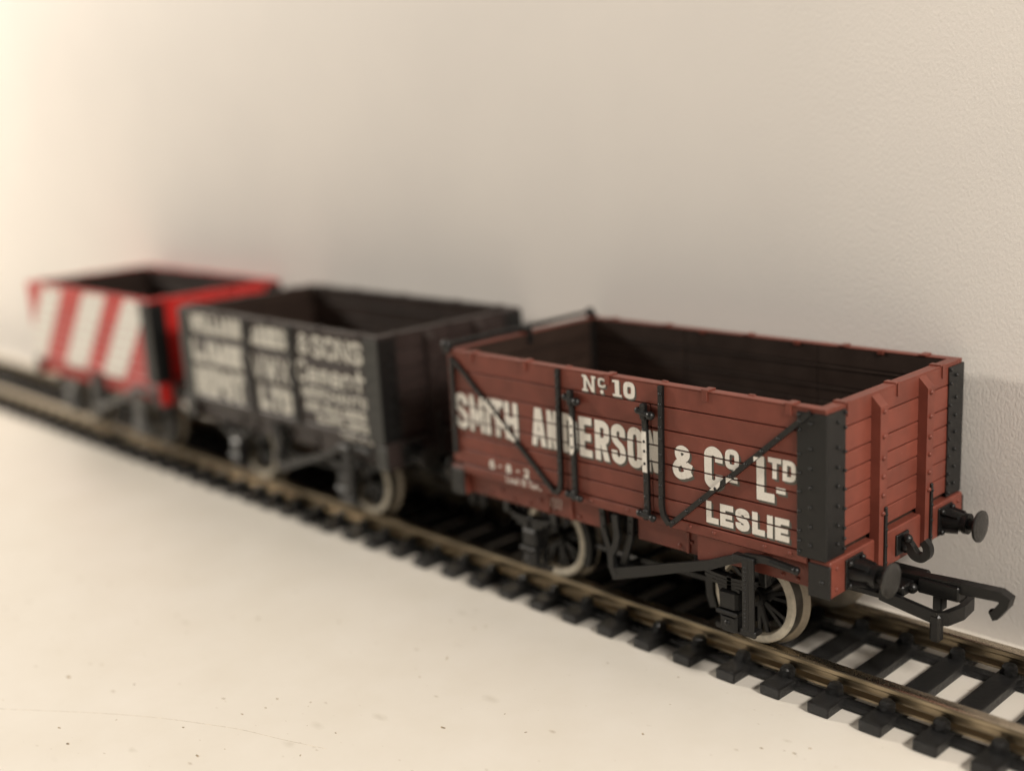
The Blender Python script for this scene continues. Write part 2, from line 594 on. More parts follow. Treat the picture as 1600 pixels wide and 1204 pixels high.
RO = [(.5, 1), (.88, .94), (1, .74), (1, .26), (.88, .06), (.5, 0), (.12, .06), (0, .26), (0, .74), (.12, .94)]
G = {
    'S': [('c', [(1, .70), (.95, .92), (.5, 1), (.05, .92), (0, .74), (.18, .58), (.82, .42), (1, .26), (.95, .08), (.5, 0), (.05, .08), (0, .30)])],
    'M': [('l', [(0, 0), (0, 1)]), ('l', [(0.04, 1), (.5, .12)]), ('l', [(.5, .12), (.96, 1)]), ('l', [(1, 1), (1, 0)])],
    'I': [('l', [(.5, 0), (.5, 1)])],
    'T': [('h', [(0, 1), (1, 1)]), ('l', [(.5, 0), (.5, 1)])],
    'H': [('l', [(0, 0), (0, 1)]), ('l', [(1, 0), (1, 1)]), ('h', [(0, .5), (1, .5)])],
    'A': [('l', [(0, 0), (.42, 1)]), ('l', [(1, 0), (.58, 1)]), ('h', [(.2, .27), (.8, .27)])],
    'N': [('l', [(0, 0), (0, 1)]), ('l', [(0.02, 1), (.98, 0)]), ('l', [(1, 0), (1, 1)])],
    'D': [('l', [(0, 0), (0, 1)]), ('c', [(0, 1), (.55, 1), (.9, .92), (1, .74), (1, .26), (.9, .08), (.55, 0), (0, 0)])],
    'E': [('l', [(0, 0), (0, 1)]), ('h', [(0, 1), (1, 1)]), ('h', [(0, .5), (.86, .5)]), ('h', [(0, 0), (1, 0)])],
    'F': [('l', [(0, 0), (0, 1)]), ('h', [(0, 1), (1, 1)]), ('h', [(0, .5), (.86, .5)])],
    'R': [('l', [(0, 0), (0, 1)]), ('c', [(0, 1), (.6, 1), (.95, .92), (1, .75), (.95, .56), (.6, .48), (0, .48)]), ('l', [(.55, .46), (1, 0)])],
    'P': [('l', [(0, 0), (0, 1)]), ('c', [(0, 1), (.6, 1), (.95, .92), (1, .75), (.95, .54), (.6, .46), (0, .46)])],
    'B': [('l', [(0, 0), (0, 1)]), ('c', [(0, 1), (.6, 1), (.9, .9), (.9, .65), (.6, .53), (0, .53)]), ('c', [(0, .53), (.65, .53), (1, .4), (1, .12), (.65, 0), (0, 0)])],
    'O': [('o', RO)], '0': [('o', RO)],
    'C': [('c', [(1, .68), (.97, .9), (.5, 1), (.06, .92), (0, .74), (0, .26), (.06, .08), (.5, 0), (.97, .1), (1, .32)])],
    'G': [('c', [(1, .70), (.95, .92), (.5, 1), (.06, .92), (0, .74), (0, .26), (.06, .08), (.5, 0), (.95, .08), (1, .26), (1, .45)]), ('h', [(.55, .45), (1, .45)])],
    'U': [('c', [(0, 1), (0, .3), (.15, .05), (.5, 0), (.85, .05), (1, .3), (1, 1)])],
    'J': [('c', [(1, 1), (1, .3), (.85, .05), (.5, 0), (.15, .05), (0, .28)])],
    'V': [('l', [(0, 1), (.5, 0)]), ('l', [(.5, 0), (1, 1)])],
    'W': [('l', [(0, 1), (.27, 0)]), ('l', [(.27, 0), (.5, .9)]), ('l', [(.5, .9), (.73, 0)]), ('l', [(.73, 0), (1, 1)])],
    'Y': [('l', [(0, 1), (.5, .45)]), ('l', [(1, 1), (.5, .45)]), ('l', [(.5, .5), (.5, 0)])],
    'K': [('l', [(0, 0), (0, 1)]), ('l', [(0, .42), (1, 1)]), ('l', [(.35, .58), (1, 0)])],
    'L': [('l', [(0, 0), (0, 1)]), ('h', [(0, 0), (1, 0)])],
    'X': [('l', [(0, 0), (1, 1)]), ('l', [(0, 1), (1, 0)])],
    '&': [('c', [(1, 0), (.62, .42), (.22, .72), (.22, .92), (.48, 1), (.76, .92), (.76, .74), (.46, .57), (.1, .4), (0, .2), (.14, .03), (.45, 0), (.76, .12), (1, .5)])],
    '-': [('h', [(0, .45), (1, .45)])],
    '.': [('h', [(.35, 0), (.65, 0)])],
    '1': [('l', [(.55, 0), (.55, 1)]), ('l', [(.1, .78), (.55, 1)])],
    '2': [('c', [(0, .74), (.1, .94), (.5, 1), (.92, .92), (1, .72), (.8, .48), (.3, .22), (0, 0)]), ('h', [(0, 0), (1, 0)])],
    '6': [('c', [(.95, .86), (.6, 1), (.15, .85), (0, .5), (.02, .2), (.3, 0), (.7, 0), (1, .18), (.95, .46), (.6, .58), (.2, .5), (.02, .3)])],
    '7': [('h', [(0, 1), (1, 1)]), ('c', [(1, 1), (.6, .5), (.4, 0)])],
    '8': [('o', [(.5, 1), (.9, .9), (.9, .64), (.5, .53), (.1, .64), (.1, .9)]), ('o', [(.5, .53), (.95, .4), (1, .14), (.5, 0), (0, .14), (.05, .4)])],
    'o': [('o', [(.5, .66), (.95, .55), (1, .3), (.9, .06), (.5, 0), (.1, .06), (0, .3), (.05, .55)])],
    'a': [('o', [(.5, .6), (.9, .45), (.9, .15), (.5, 0), (.1, .15), (.1, .45)]), ('l', [(1, .66), (1, 0)])],
    'd': [('o', [(.5, .6), (.9, .45), (.9, .15), (.5, 0), (.1, .15), (.1, .45)]), ('l', [(1, 1), (1, 0)])],
    'n': [('l', [(0, 0), (0, .66)]), ('c', [(0, .45), (.3, .64), (.8, .6), (1, .4), (1, 0)])],
    's': [('c', [(1, .5), (.7, .66), (.2, .62), (.1, .45), (.9, .24), (.85, .05), (.4, 0), (0, .12)])],
    'e': [('c', [(0, .33), (1, .33), (.9, .58), (.5, .66), (.1, .58), (0, .33), (.1, .06), (.5, 0), (1, .1)])],
    'm': [('l', [(0, 0), (0, .66)]), ('c', [(0, .45), (.2, .64), (.45, .58), (.5, .4), (.5, 0)]), ('c', [(.5, .45), (.7, .64), (.95, .58), (1, .4), (1, 0)])],
    't': [('l', [(.45, 0), (.45, .95)]), ('h', [(0, .62), (1, .62)])],
    'r': [('l', [(0, 0), (0, .66)]), ('c', [(0, .4), (.35, .62), (1, .64)])],
    'l': [('l', [(.5, 0), (.5, 1)])],
}


def glyph(ch, x0, x1, z0, z1, t, th=None):
    """convex polygons of one letter filling the box x0..x1, z0..z1 with strokes t wide"""
    th = th or t
    w, h = x1 - x0, z1 - z0
    out = []
    for kind, pts in G[ch]:
        if kind == 'o' or kind == 'c':
            pts = crom(pts, kind == 'o')
        Q = [(x0 + t / 2 + u * (w - t), z0 + th / 2 + v * (h - th)) for u, v in pts]
        if kind == 'l' and len(Q) == 2:
            (ax, az), (bx, bz) = Q
            if az > bz:
                ax, az, bx, bz = bx, bz, ax, az
            zb = z0 if az < z0 + th else az
            zt = z1 if bz > z1 - th else bz
            out.append([(ax - t / 2, zb), (ax + t / 2, zb), (bx + t / 2, zt), (bx - t / 2, zt)])
            continue
        if kind == 'h':
            (ax, az), (bx, bz) = Q
            out.append([(ax - t / 2, az - th / 2), (bx + t / 2, az - th / 2), (bx + t / 2, az + th / 2), (ax - t / 2, az + th / 2)])
            continue
        if kind == 'o':
            Q = Q + [Q[1]]
            L, R_ = offsets(Q, t)
            L, R_ = L[1:], R_[1:]
        else:
            L, R_ = offsets(Q, t)
        for i in range(len(L) - 1):
            out.append([L[i], L[i + 1], R_[i + 1], R_[i]])
    return out


def word(txt, x0, x1, z0, z1, t, gap=0.3, widths=None, th=None):
    n = len(txt)
    ws = [(widths or {}).get(c, {'I': .45, 'M': 1.15, 'W': 1.3, ' ': .6, 'l': .4, '1': .6, '.': .35, '-': .5}.get(c, 1.0)) for c in txt]
    unit = (x1 - x0 - gap * (n - 1)) / sum(ws)
    out, x = [], x0
    for c, w in zip(txt, ws):
        if c != ' ':
            out += glyph(c, x, x + unit * w, z0, z1, min(t, unit * w * .98), th)
        x += unit * w + gap
    return out


def clip(poly, nx, nz, d):
    out = []
    for i in range(len(poly)):
        p, q = poly[i], poly[(i + 1) % len(poly)]
        a, b = nx * p[0] + nz * p[1] - d, nx * q[0] + nz * q[1] - d
        if a <= 0:
            out.append(p)
        if (a < 0 < b) or (b < 0 < a):
            s = a / (a - b)
            out.append((p[0] + (q[0] - p[0]) * s, p[1] + (q[1] - p[1]) * s))
    return out


def clip_all(polys, planes):
    for pl in planes:
        polys = [c for c in (clip(p, *pl) for p in polys) if len(c) > 2]
    return polys


GAPS = [36.6, 33.5, 31.2, 28.9, 26.5, 24.2, 21.85]
GW = 0.10


def planked(polys):
    """cut printed shapes where the joints between the planks run"""
    ed = [99] + GAPS + [-99]
    out = []
    for hi, lo in zip(ed[:-1], ed[1:]):
        out += clip_all(polys, [(0, 1, hi - GW), (0, -1, -(lo + GW))])
    return out


def print_on(mb, polys, y, mi, sgn=-1):
    for k, p in enumerate(polys):
        yy = y + sgn * 0.0006 * (k % 24)
        mb.add([(x, yy, z) for x, z in p], [list(range(len(p)))], mi)


def shifted(polys, dx, dz):
    return [[(x + dx, z + dz) for x, z in p] for p in polys]


def print_patch(build, polys, y):
    if polys:
        mb = MB()
        print_on(mb, polys, y, 0)
        build(mb, 'painted_patch', [M['white']])


# ------------------------------------------------------------------ the setting
tb = MB()
tb.box(-700, 420, -420, 19.0, -18, 0, 0)
o = tb.build('tabletop', M['table'])
o['kind'] = 'structure'
wl = MB()
wl.box(-700, 420, 19.0, 30, -18, 420, 0)
o = wl.build('wall', M['wall'])
o['kind'] = 'structure'

# loose crumbs on the table front
dm = MB()
for i in range(80):
    x = random.uniform(-120, 60)
    y = random.uniform(-85, -17)
    r = random.choice((0.08, 0.1, 0.13, 0.16)) * random.uniform(.6, 1.2)
    a = random.uniform(0, 3.14)
    L = r * random.uniform(1.0, 3.2)
    c, s = math.cos(a), math.sin(a)
    n = 6
    ring = [(math.cos(2 * math.pi * k / n) * L * random.uniform(.7, 1.2), math.sin(2 * math.pi * k / n) * r * random.uniform(.7, 1.2)) for k in range(n)]
    P = [(x + u * c - w * s, y + u * s + w * c, 0.006) for u, w in ring] + [(x, y, r * .55)]
    dm.add(P, [[k, (k + 1) % n, n] for k in range(n)])
for x, y, r in ((-54, -72.7, .55), (-2.4, -47, .42), (-20.4, -71.2, .38), (-40.7, -79.8, .3), (-25.2, -56.6, .3), (-24.3, -59, .22), (-25.2, -62, .28),
                (-28.1, -68.9, .26), (-20.2, -23.4, .3), (-35.8, -80.8, .35), (-15.3, -40.2, .22), (-11.8, -56.7, .2), (34.3, -21.8, .3), (30.1, -25.4, .28), (33.5, -23.9, .3)):
    ring = [(x + math.cos(.9 * k) * r * random.uniform(.6, 1.3), y + math.sin(.9 * k) * r * .55 * random.uniform(.6, 1.3), 0.006) for k in range(7)]
    dm.add(ring + [(x, y, r * .3)], [[k, (k + 1) % 7, 7] for k in range(7)])
o = dm.build('crumbs', M['dust'])
o['kind'] = 'stuff'
o['label'] = 'brown crumbs and dust specks scattered over the cream tabletop'

# a fine scratch in the table top near the front
sm = MB()
sm.ribbon(crom([(-60, -89), (-53.7, -84.2), (-47.6, -79.7), (-40.8, -74.8), (-33.6, -70.2), (-26.8, -66.6), (-21.5, -64.1), (-15.7, -62.1), (-9.5, -59.7)]), .12, 'z', -.02, .008)
o = sm.build('scratch', M['scratch'], bpy.data.objects['tabletop'])

# ------------------------------------------------------------------ track
RT = 4.23          # rail top
track = empty('railway_track', (0, 0, 0), 'straight model railway track on black sleepers running along the foot of the wall', 'track')
PITCH, X0 = 7.01, 18.28 - 1.5
XA, XB = -390, 100


def rail_mesh(y):
    mb = MB()
    prof = [(-1.28, 1.62), (-1.28, 1.92), (-.42, 2.22), (-.36, 2.4), (-.36, 3.05), (-.42, 3.2), (-.86, 3.36), (-.90, 3.5), (-.90, 3.98), (-.82, 4.13),
            (-.62, 4.21), (0, 4.23), (.62, 4.21), (.82, 4.13), (.90, 3.98), (.90, 3.5), (.86, 3.36), (.42, 3.2), (.36, 3.05), (.36, 2.4), (.42, 2.22), (1.28, 1.92), (1.28, 1.62)]
    n = len(prof)
    P = [(XA, y + a, b) for a, b in prof] + [(XB, y + a, b) for a, b in prof]
    mb.add(P, [[i, n + i, n + (i + 1) % n, (i + 1) % n] for i in range(n)] + [list(range(n)), list(range(n, 2 * n))[::-1]])
    for i in (9, 10, 11, 12):
        mb.m[i] = 1
    return mb


for y in (-9.05, 9.05):
    rail_mesh(y).build('rail', [M['rail'], M['rail_top']], track)

# sleeper and chair prototypes around x = 0
sl = MB()
sl.box(-1.5, 1.5, -14.72, 14.72, 0.0, 1.5, 0.16)
ch_me = {}
sleeper0 = None
chair_protos, web_protos = [], []
for side in (-1, 1):
    yc = 9.05 * side
    for s2 in (-1, 1):
        cb = MB()
        yy = yc + s2 * 1.75
        cb.box(-1.05, 1.05, min(yc + s2 * 1.32, yy + s2 * .55), max(yc + s2 * 1.32, yy + s2 * .55), 1.48, 1.95, 0.14)
        cb.lathe([(1.4, 1.08), (2.4, 1.0), (2.75, .7), (2.86, .02)], (0, yc + s2 * 1.45, 0), 'z', 10, caps=False)
        cb.box(-.55, .55, min(yc + s2 * .5, yc + s2 * 1.5), max(yc + s2 * .5, yc + s2 * 1.5), 1.95, 2.42, 0.12)
        cb.dome((-.6, yy + s2 * .35, 1.93), (0, 0, 1), .26, .26)
        cb.dome((.6, yy + s2 * .35, 1.93), (0, 0, 1), .26, .26)
        chair_protos.append(cb)
for y in (-10.55, 7.0):
    wb_ = MB()
    wb_.box(1.45, PITCH - 1.45, y - .75, y + .75, 0.1, 1.0, 0.1)
    web_protos.append(wb_)
k0, k1 = int((XA - X0) / PITCH) + 1, int((XB - X0) / PITCH)
first = None
for k in range(k0, k1 + 1):
    x = X0 + k * PITCH
    if first is None:
        first = sl.build('sleeper', M['sleeper'], track)
        ch_ = [c.build('rail_chair', M['sleeper'], first) for c in chair_protos] + [c.build('sleeper_web', M['sleeper'], first) for c in web_protos]
        first.location = (x * S, 0, 0)
    else:
        c = first.copy()
        scene.collection.objects.link(c)
        c.parent = track
        c.location = ((x + random.uniform(-.1, .1)) * S, random.uniform(-.12, .12) * S, 0)
        c.rotation_euler = (0, 0, random.uniform(-.009, .009))
        for q in ch_:
            d = q.copy()
            scene.collection.objects.link(d)
            d.parent = c
# ------------------------------------------------------------------ wagons
ZT, ZB, ZH = 39.5, 21.85, 16.6
YS = 16.52
ZC = RT + 6.3


def make_wagon(cx, L, label, body, inner, plate_side, plate_end, trim, tyre, style):
    H = L / 2
    org = (0, 0, RT)
    root = empty('open_wagon', (cx, 0, RT), label, 'model wagon', 'open wagons coupled in a row on the track')
    B = lambda mb, name, mats, par=root: mb.build(name, mats, par, org)
    RV = {}

    def rivet(mat, p, d, r, h):
        RV.setdefault(mat, MB()).dome(p, d, r, h)
    ed = [ZT - .02] + GAPS
    rows = list(zip(ed[1:], ed[:-1]))
    g = 0.07
    # side planks: outer skin in body colour, door section separate below the top plank
    for sy in (-1, 1):
        for r, (lo, hi) in enumerate(rows):
            spans = [(-H, H)] if r == 0 else [(-H, -8.55), (-8.4, 7.0), (7.15, H)]
            for a, b in spans:
                mb = MB()
                y0, y1 = (-YS, -YS + .6) if sy < 0 else (YS - .6, YS)
                mb.box(a, b, y0, y1, lo + g, hi - g, 0.09)
                B(mb, 'door_plank' if a == -8.4 else 'side_plank', M[body])
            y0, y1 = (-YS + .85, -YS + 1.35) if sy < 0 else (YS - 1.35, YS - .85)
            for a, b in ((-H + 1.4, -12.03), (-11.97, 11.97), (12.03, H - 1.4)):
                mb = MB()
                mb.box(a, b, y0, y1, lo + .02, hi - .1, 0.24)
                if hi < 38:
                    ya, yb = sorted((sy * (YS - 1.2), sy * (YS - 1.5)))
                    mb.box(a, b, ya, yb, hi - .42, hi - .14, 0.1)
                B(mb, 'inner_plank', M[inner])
        # backing between the two skins
        mb = MB()
        y0, y1 = (-YS + .58, -YS + .87) if sy < 0 else (YS - .87, YS - .58)
        mb.box(-H + .55, H - .55, y0, y1, 20.4, ZT - .3)
        B(mb, 'side_core', M[inner])
    for sx in (-1, 1):
        for lo, hi in rows:
            mb = MB()
            x0, x1 = (-H, -H + .6) if sx < 0 else (H - .6, H)
            mb.box(x0, x1, -YS + .62, YS - .62, lo + g, hi - g, 0.09)
            B(mb, 'end_plank', M[body])
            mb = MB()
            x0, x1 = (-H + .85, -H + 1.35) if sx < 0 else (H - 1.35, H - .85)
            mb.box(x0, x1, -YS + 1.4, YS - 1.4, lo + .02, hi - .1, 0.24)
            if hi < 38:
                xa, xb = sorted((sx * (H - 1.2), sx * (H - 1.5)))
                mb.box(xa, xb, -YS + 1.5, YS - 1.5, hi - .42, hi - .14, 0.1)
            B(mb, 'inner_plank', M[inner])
        mb = MB()
        x0, x1 = (-H + .58, -H + .87) if sx < 0 else (H - .87, H - .58)
        mb.box(x0, x1, -YS + .9, YS - .9, 20.4, ZT - .3)
        B(mb, 'end_core', M[inner])
    # capping along the rim
    for sy in (-1, 1):
        mb = MB()
        y0, y1 = sorted((sy * (YS + .06), sy * (YS - 1.4)))
        mb.box(-H, H, y0, y1, ZT - .11, ZT + .05, 0.06)
        B(mb, 'top_capping', M[body])
        for x in (-16.1, -.2, 16.0, 28.1, -27.5):
            mb = MB()
            ya, yb = sorted((sy * (YS + .2), sy * (YS - 1.5)))
            mb.box(x - .55, x + .55, ya, yb, ZT + .02, ZT + .24, 0.08)
            yc, yd = sorted((sy * (YS + .22), sy * (YS + .02)))
            mb.box(x - .38, x + .38, yc, yd, ZT - 1.25, ZT + .22, 0.1)
            B(mb, 'capping_clip', M[body])
        for x in (-8.5, 8.6, 22):
            mb = MB()
            ya, yb = sorted((sy * (YS - 1.05), sy * (YS - 1.6)))
            mb.box(x - .5, x + .5, ya, yb, ZT - .5, ZT + .17, 0.1)
            B(mb, 'capping_clip', M[body])
    for sx in (-1, 1):
        mb = MB()
        x0, x1 = sorted((sx * (H + .06), sx * (H - 1.4)))
        mb.box(x0, x1, -YS + 1.42, YS - 1.42, ZT - .11, ZT + .05, 0.06)
        B(mb, 'top_capping', M[body])
        if sx > 0 or style != 'maroon':
            for y in (-12.3, -.7, 10.8):
                mb = MB()
                xa, xb = sorted((sx * (H + .2), sx * (H - 1.5)))
                mb.box(xa, xb, y - .5, y + .5, ZT + .02, ZT + .24, 0.08)
                xa, xb = sorted((sx * (H + .22), sx * (H + .02)))
                mb.box(xa, xb, y + .05, y + .38, ZT - 1.6, ZT + .22, 0.08)
                B(mb, 'capping_clip', M[body])
    mb = MB()
    mb.box(-H + .9, H - .9, -YS + .9, YS - .9, 20.3, ZB + .3)
    B(mb, 'floor', M[inner])
    # underframe: kerb rail, solebar, headstock
    for sy in (-1, 1):
        mb = MB()
        y0, y1 = sorted((sy * (YS + .02), sy * (YS - 1.5)))
        mb.box(-H + 2.1, H - 2.5, y0, y1, 20.35, ZB - .12, 0.12)
        for x in (-24, -14, -4, 2.6, 13.2, 17, 24.6, 28.2):
            rivet(body, (x, sy * (YS + .02), 21.2), (0, sy, 0), .28, .22)
        B(mb, 'kerb_rail', M[body])
        mb = MB()
        y0, y1 = sorted((sy * (YS - 1.1), sy * (YS - 2.6)))
        mb.box(-H + 2.1, -3.2, y0, y1, ZH + .35, 20.33, 0.1)
        for x in (-13.4, -8.8):
            ya, yb = sorted((sy * (YS - 1.12), sy * (YS - .75)))
            mb.box(x - .25, x + .25, ya, yb, 17.0, 20.0, 0.08)
        B(mb, 'solebar', M[body])
        mb = MB()
        mb.box(3.4, H - 2.5, y0, y1, ZH + .35, 20.33, 0.1)
        yo = sy * (YS - 1.1)
        for x in (-26, -23.5, -21, -17.5, -15.2, -12.2, -7.4, 10.6, 12.6, 16.6, 26.5, 28.6):
            rivet(body, (x, yo, 17.7 + (0.9 if x in (-23.5, -15.2, 12.6) else 0)), (0, sy, 0), .32, .3)
        for x in (12.1,):
            ya, yb = sorted((yo, yo + sy * .35))
            mb.box(x - .25, x + .25, ya, yb, 17.0, 20.0, 0.08)
        # shaped brackets of the underframe towards the right-hand axle
        mb.prism([(14.2, 20.3), (24.5, 20.3), (21.5, 18.6), (17, 16.4), (14.2, 16.95)], 'y', *sorted((yo + sy * .1, yo + sy * 0.95)))
        B(mb, 'solebar', M[body])
    for sx in (-1, 1):
        mb = MB()
        x0, x1 = sorted((sx * (H - 2.2), sx * (H + .65)))
        mb.box(x0, x1, -YS + .02, YS - .02, ZH, 21.2, 0.16)
        for y in (-15.2, 15.2):
            for z in (17.6, 20.2):
                rivet(body, (sx * (H + .64), y, z), (sx, 0, 0), .3, .28)
        hs = B(mb, 'headstock', M[body])
        for sy in (-1, 1):
            mb = MB()
            ya, yb = sorted((sy * (YS - .2), sy * (YS + .22)))
            mb.box(min(x0, x1) - .04, max(x0, x1) + .06, ya, yb, ZH - .05, 20.75, 0.14)
            rivet(plate_side, ((x0 + x1) / 2 + .4, sy * (YS + .22), 18.6), (0, sy, 0), .28, .25)
            B(mb, 'end_cap', M[plate_side], hs)
    # corner plates with rivets
    ends = (1,) if style != 'umber' else (-1, 1)
    if style != 'plain':
        for sx in ends:
            for sy in (-1, 1):
                mb = MB()
                xa, xb = sorted((sx * (H - 3.75), sx * (H + .22)))
                ya, yb = sorted((sy * (YS + .005), sy * (YS + .24)))
                mb.box(xa, xb, ya, yb, 21.25, ZT - .5, 0.05, 0)
                xa, xb = sorted((sx * (H + .005), sx * (H + .235)))
                ya, yb = sorted((sy * (YS + .002), sy * (YS - 3.85)))
                mb.box(xa, xb, ya, yb, 21.25, ZT - .5, 0.05, 1)
                for z in (37.7, 34.7, 32.3, 30.0, 27.6, 25.2, 22.9):
                    rivet(plate_side, (sx * (H - 1.9), sy * (YS + .23), z), (0, sy, 0), .25, .3)
                    rivet(plate_end, (sx * (H + .23), sy * (YS - 2.1), z), (sx, 0, 0), .25, .36)
                for z in (38.6, 36.8, 33.9, 31.6, 29.3, 26.9, 24.5, 23.2, 21.9):
                    rivet(plate_side, (sx * (H - 3.4), sy * (YS + .23), z), (0, sy, 0), .24, .3)
                    rivet(plate_end, (sx * (H + .23), sy * (YS - 3.6), z), (sx, 0, 0), .24, .34)
                B(mb, 'corner_plate', [M[plate_side], M[plate_end]])
    # end posts with bolts
    for sx in (-1, 1):
        if style == 'maroon' and sx < 0:
            continue
        for yp in (-6.6, 4.9):
            mb = MB()
            P = [(H - .05, 39.25), (H + 1.25, 37.9), (H + 1.25, 17.3), (H + .4, 16.6), (H - .05, 16.6)]
            mb.prism([(sx * a, b) for a, b in P], 'y', yp, yp + 1.75)
            for z in (37.3, 34.2, 31.5, 29.2, 26.8, 24.5):
                rivet(body, (sx * (H + 1.24), yp + .75, z), (sx, 0, 0), .34, .38)
            B(mb, 'end_post', M[body])
            mb = MB()
            xa, xb = sorted((sx * (H + 1.2), sx * (H + 1.55)))
            mb.box(xa, xb, yp + 1.1, yp + 1.6, 17.0, 25.2, 0.08)
            for z in (18, 20.2, 22.3, 24.3):
                rivet(trim, (sx * (H + 1.54), yp + 1.35, z), (sx, 0, 0), .2, .16)
            B(mb, 'post_strap', M[trim])
    if style == 'maroon':
        # tipping-end hinge bar across the left end
        mb = MB()
        mb.rod((-H - .35, -YS - .3, ZT + .75), (-H - .35, YS + .3, ZT + .75), .36, 10)
        for y in (-YS + .2, YS - .2):
            mb.ball((-H - .35, y, ZT + .75), .82)
            mb.box(-H - .7, -H + .9, y - .6, y + .6, ZT - .5, ZT + .6, .15)
        mb.box(-H - .8, -H + 1.6, -.55, .55, ZT - 1.3, ZT + 1.0, .2)
        mb.box(-H + 1.2, -H + 1.7, -.5, .5, ZT - 1.8, ZT - .2, .1)
        B(mb, 'end_door_hinge', M[trim])
        for y in (-YS + 1.6, YS - 1.6):
            mb = MB()
            mb.box(-H + 1.3, -H + 1.65, y - .5, y + .5, 21.5, ZT - .6, .06)
            B(mb, 'inner_strap', M[trim])
    # ironwork on the side
    yo = -YS
    if style == 'maroon':
        straps = []
        for sgn, pts, diag in ((-1, [(-9.2, 39.35), (-9.45, 30), (-9.55, 23.2), (-9.75, 21.9), (-10.6, 20.95)], [(-31.2, 38.1), (-10.8, 20.95)]),
                               (1, [(9.15, 39.35), (8.95, 30), (8.8, 23.2), (9.05, 21.9), (10.0, 20.85)], [(31.1, 39.0), (10.2, 20.85)])):
            for face in (-1, 1):
                yA, yB = sorted((face * (YS + .02), face * (YS + .48)))
                mb = MB()
                mb.ribbon(pts, .74, 'y', yA, yB)
                for z in (38.3, 36.9, 35.2, 33.9, 32.3, 30.2, 28.0, 26, 24.3):
                    x = pts[0][0] + (pts[2][0] - pts[0][0]) * (39.4 - z) / 16.2
                    rivet(trim, (x, face * (YS + .47), z), (0, face, 0), .25, .22)
                B(mb, 'door_strap', M[trim])
                mb = MB()
                yA, yB = sorted((face * (YS + .02), face * (YS + (.62 if sgn > 0 else .46))))
                mb.ribbon(diag, .66, 'y', yA, yB)
                for q in (.06, .2, .31, .42, .53, .64, .75, .86, .97):
                    rivet(trim, (diag[0][0] + (diag[1][0] - diag[0][0]) * q, face * (YS + (.61 if sgn > 0 else .45)), diag[0][1] + (diag[1][1] - diag[0][1]) * q), (0, face, 0), .24, .22)
                B(mb, 'diagonal_strap', M[trim])
        mb = MB()
        mb.ribbon([(-31.75, 38.6), (-32.0, 23.4)], .75, 'y', -YS - .45, -YS - .02)
        for z in (38, 34.7, 32, 29.5, 27, 24.3):
            rivet(trim, (-31.85, -YS - .44, z), (0, -1, 0), .22, .2)
        B(mb, 'end_strap', M[trim])
    elif style == 'umber':
        for x in (-7.6, 7.6):
            for face in (-1, 1):
                mb = MB()
                yA, yB = sorted((face * (YS + .02), face * (YS + .48)))
                mb.ribbon([(x, 39.2), (x, 21.2)], 1.5, 'y', yA, yB)
                B(mb, 'door_strap', M[trim])
    if style == 'maroon':
        for px in (-6.7, 6.4):
            for face in (-1, 1):
                mb = MB()
                yA, yB = sorted((face * (YS + .02), face * (YS + .62)))
                mb.box(px - .42, px + .42, yA, yB, 22.0, 35.6, .1)
                for z in (34.6, 33.2, 31.6, 30.3, 28.6, 26.2, 24.0, 22.8):
                    rivet(trim, (px, face * (YS + .61), z), (0, face, 0), .22, .18)
                B(mb, 'latch_post', M[trim])
                mb = MB()
                yk = face * (YS + .75)
                # pin and ring at the top
                mb.rod((px - .95, yk, 35.7), (px + 1.5, yk, 35.3), .42, 8)
                mb.ball((px - .75, yk, 35.75), .5)
                mb.ball((px + 1.3, yk, 35.3), .6)
                mb.box(px - .42, px + .42, *sorted((face * (YS + .1), face * (YS + 1.05))), 34.6, 36.75, .25)
                B(mb, 'latch_pin', M[trim])
                mb = MB()
                mb.rod((px - 1.1, yk, 21.55), (px + 1.3, yk, 21.35), .40, 8)
                mb.ball((px - 1.0, yk, 21.6), .52)
                mb.ball((px + 1.2, yk, 21.3), .52)
                mb.box(px - .5, px + .5, *sorted((face * (YS + .05), face * (YS + 1.0))), 20.8, 22.3, .22)
                B(mb, 'door_hinge', M[trim])
    # buffers
    for sx in (-1, 1):
        for sy in (-1, 1):
            o3 = (sx * (H + .6), sy * 11.45, 18.75)
            mb = MB()
            pf = [(0, 1.9), (.35, 1.9), (.36, 1.55), (2.0, 1.3), (2.9, 1.15), (2.91, 1.4), (3.5, 1.4), (3.51, .78), (4.6, .78)]
            mb.lathe([(sx * t, r) for t, r in pf], o3, 'x', 18)
            for k in range(4):
                a = math.pi / 4 + k * math.pi / 2
                ca, sa = math.cos(a), math.sin(a)
                mb.bar((o3[0] + sx * .2, o3[1] + ca * 1.6, o3[2] + sa * 1.6), (o3[0] + sx * 2.4, o3[1] + ca * 1.25, o3[2] + sa * 1.25), .75, .5, (0, ca, sa))
                mb.ball((o3[0] + sx * .45, o3[1] + ca * 2.0, o3[2] + sa * 2.0), .42)
            mb.box(*sorted((o3[0], o3[0] + sx * .3)), o3[1] - 1.9, o3[1] + 1.9, o3[2] - 1.9, o3[2] + 1.9, .12)
            bf = B(mb, 'buffer', M[trim])
            mb = MB()
            pf = [(4.3, .8), (4.55, 1.3), (4.75, 2.05), (4.95, 2.15), (5.12, 2.1), (5.25, 1.5), (5.32, .6), (5.33, .02)]
            mb.lathe([(sx * t, r) for t, r in pf], o3, 'x', 26, caps=False)
            B(mb, 'buffer_head', M['buffer'], bf)
        # drawhook
        mb = MB()
        hk = crom([(0, 19.0), (1.0, 18.95), (1.6, 18.3), (2.2, 17.65), (3.1, 17.55), (3.75, 18.2), (3.75, 19.1), (3.2, 19.75)], False, 4)
        mb.ribbon([(sx * (H + .5 + a), b) for a, b in hk], 1.3, 'y', -.5, .5, w1=.95)
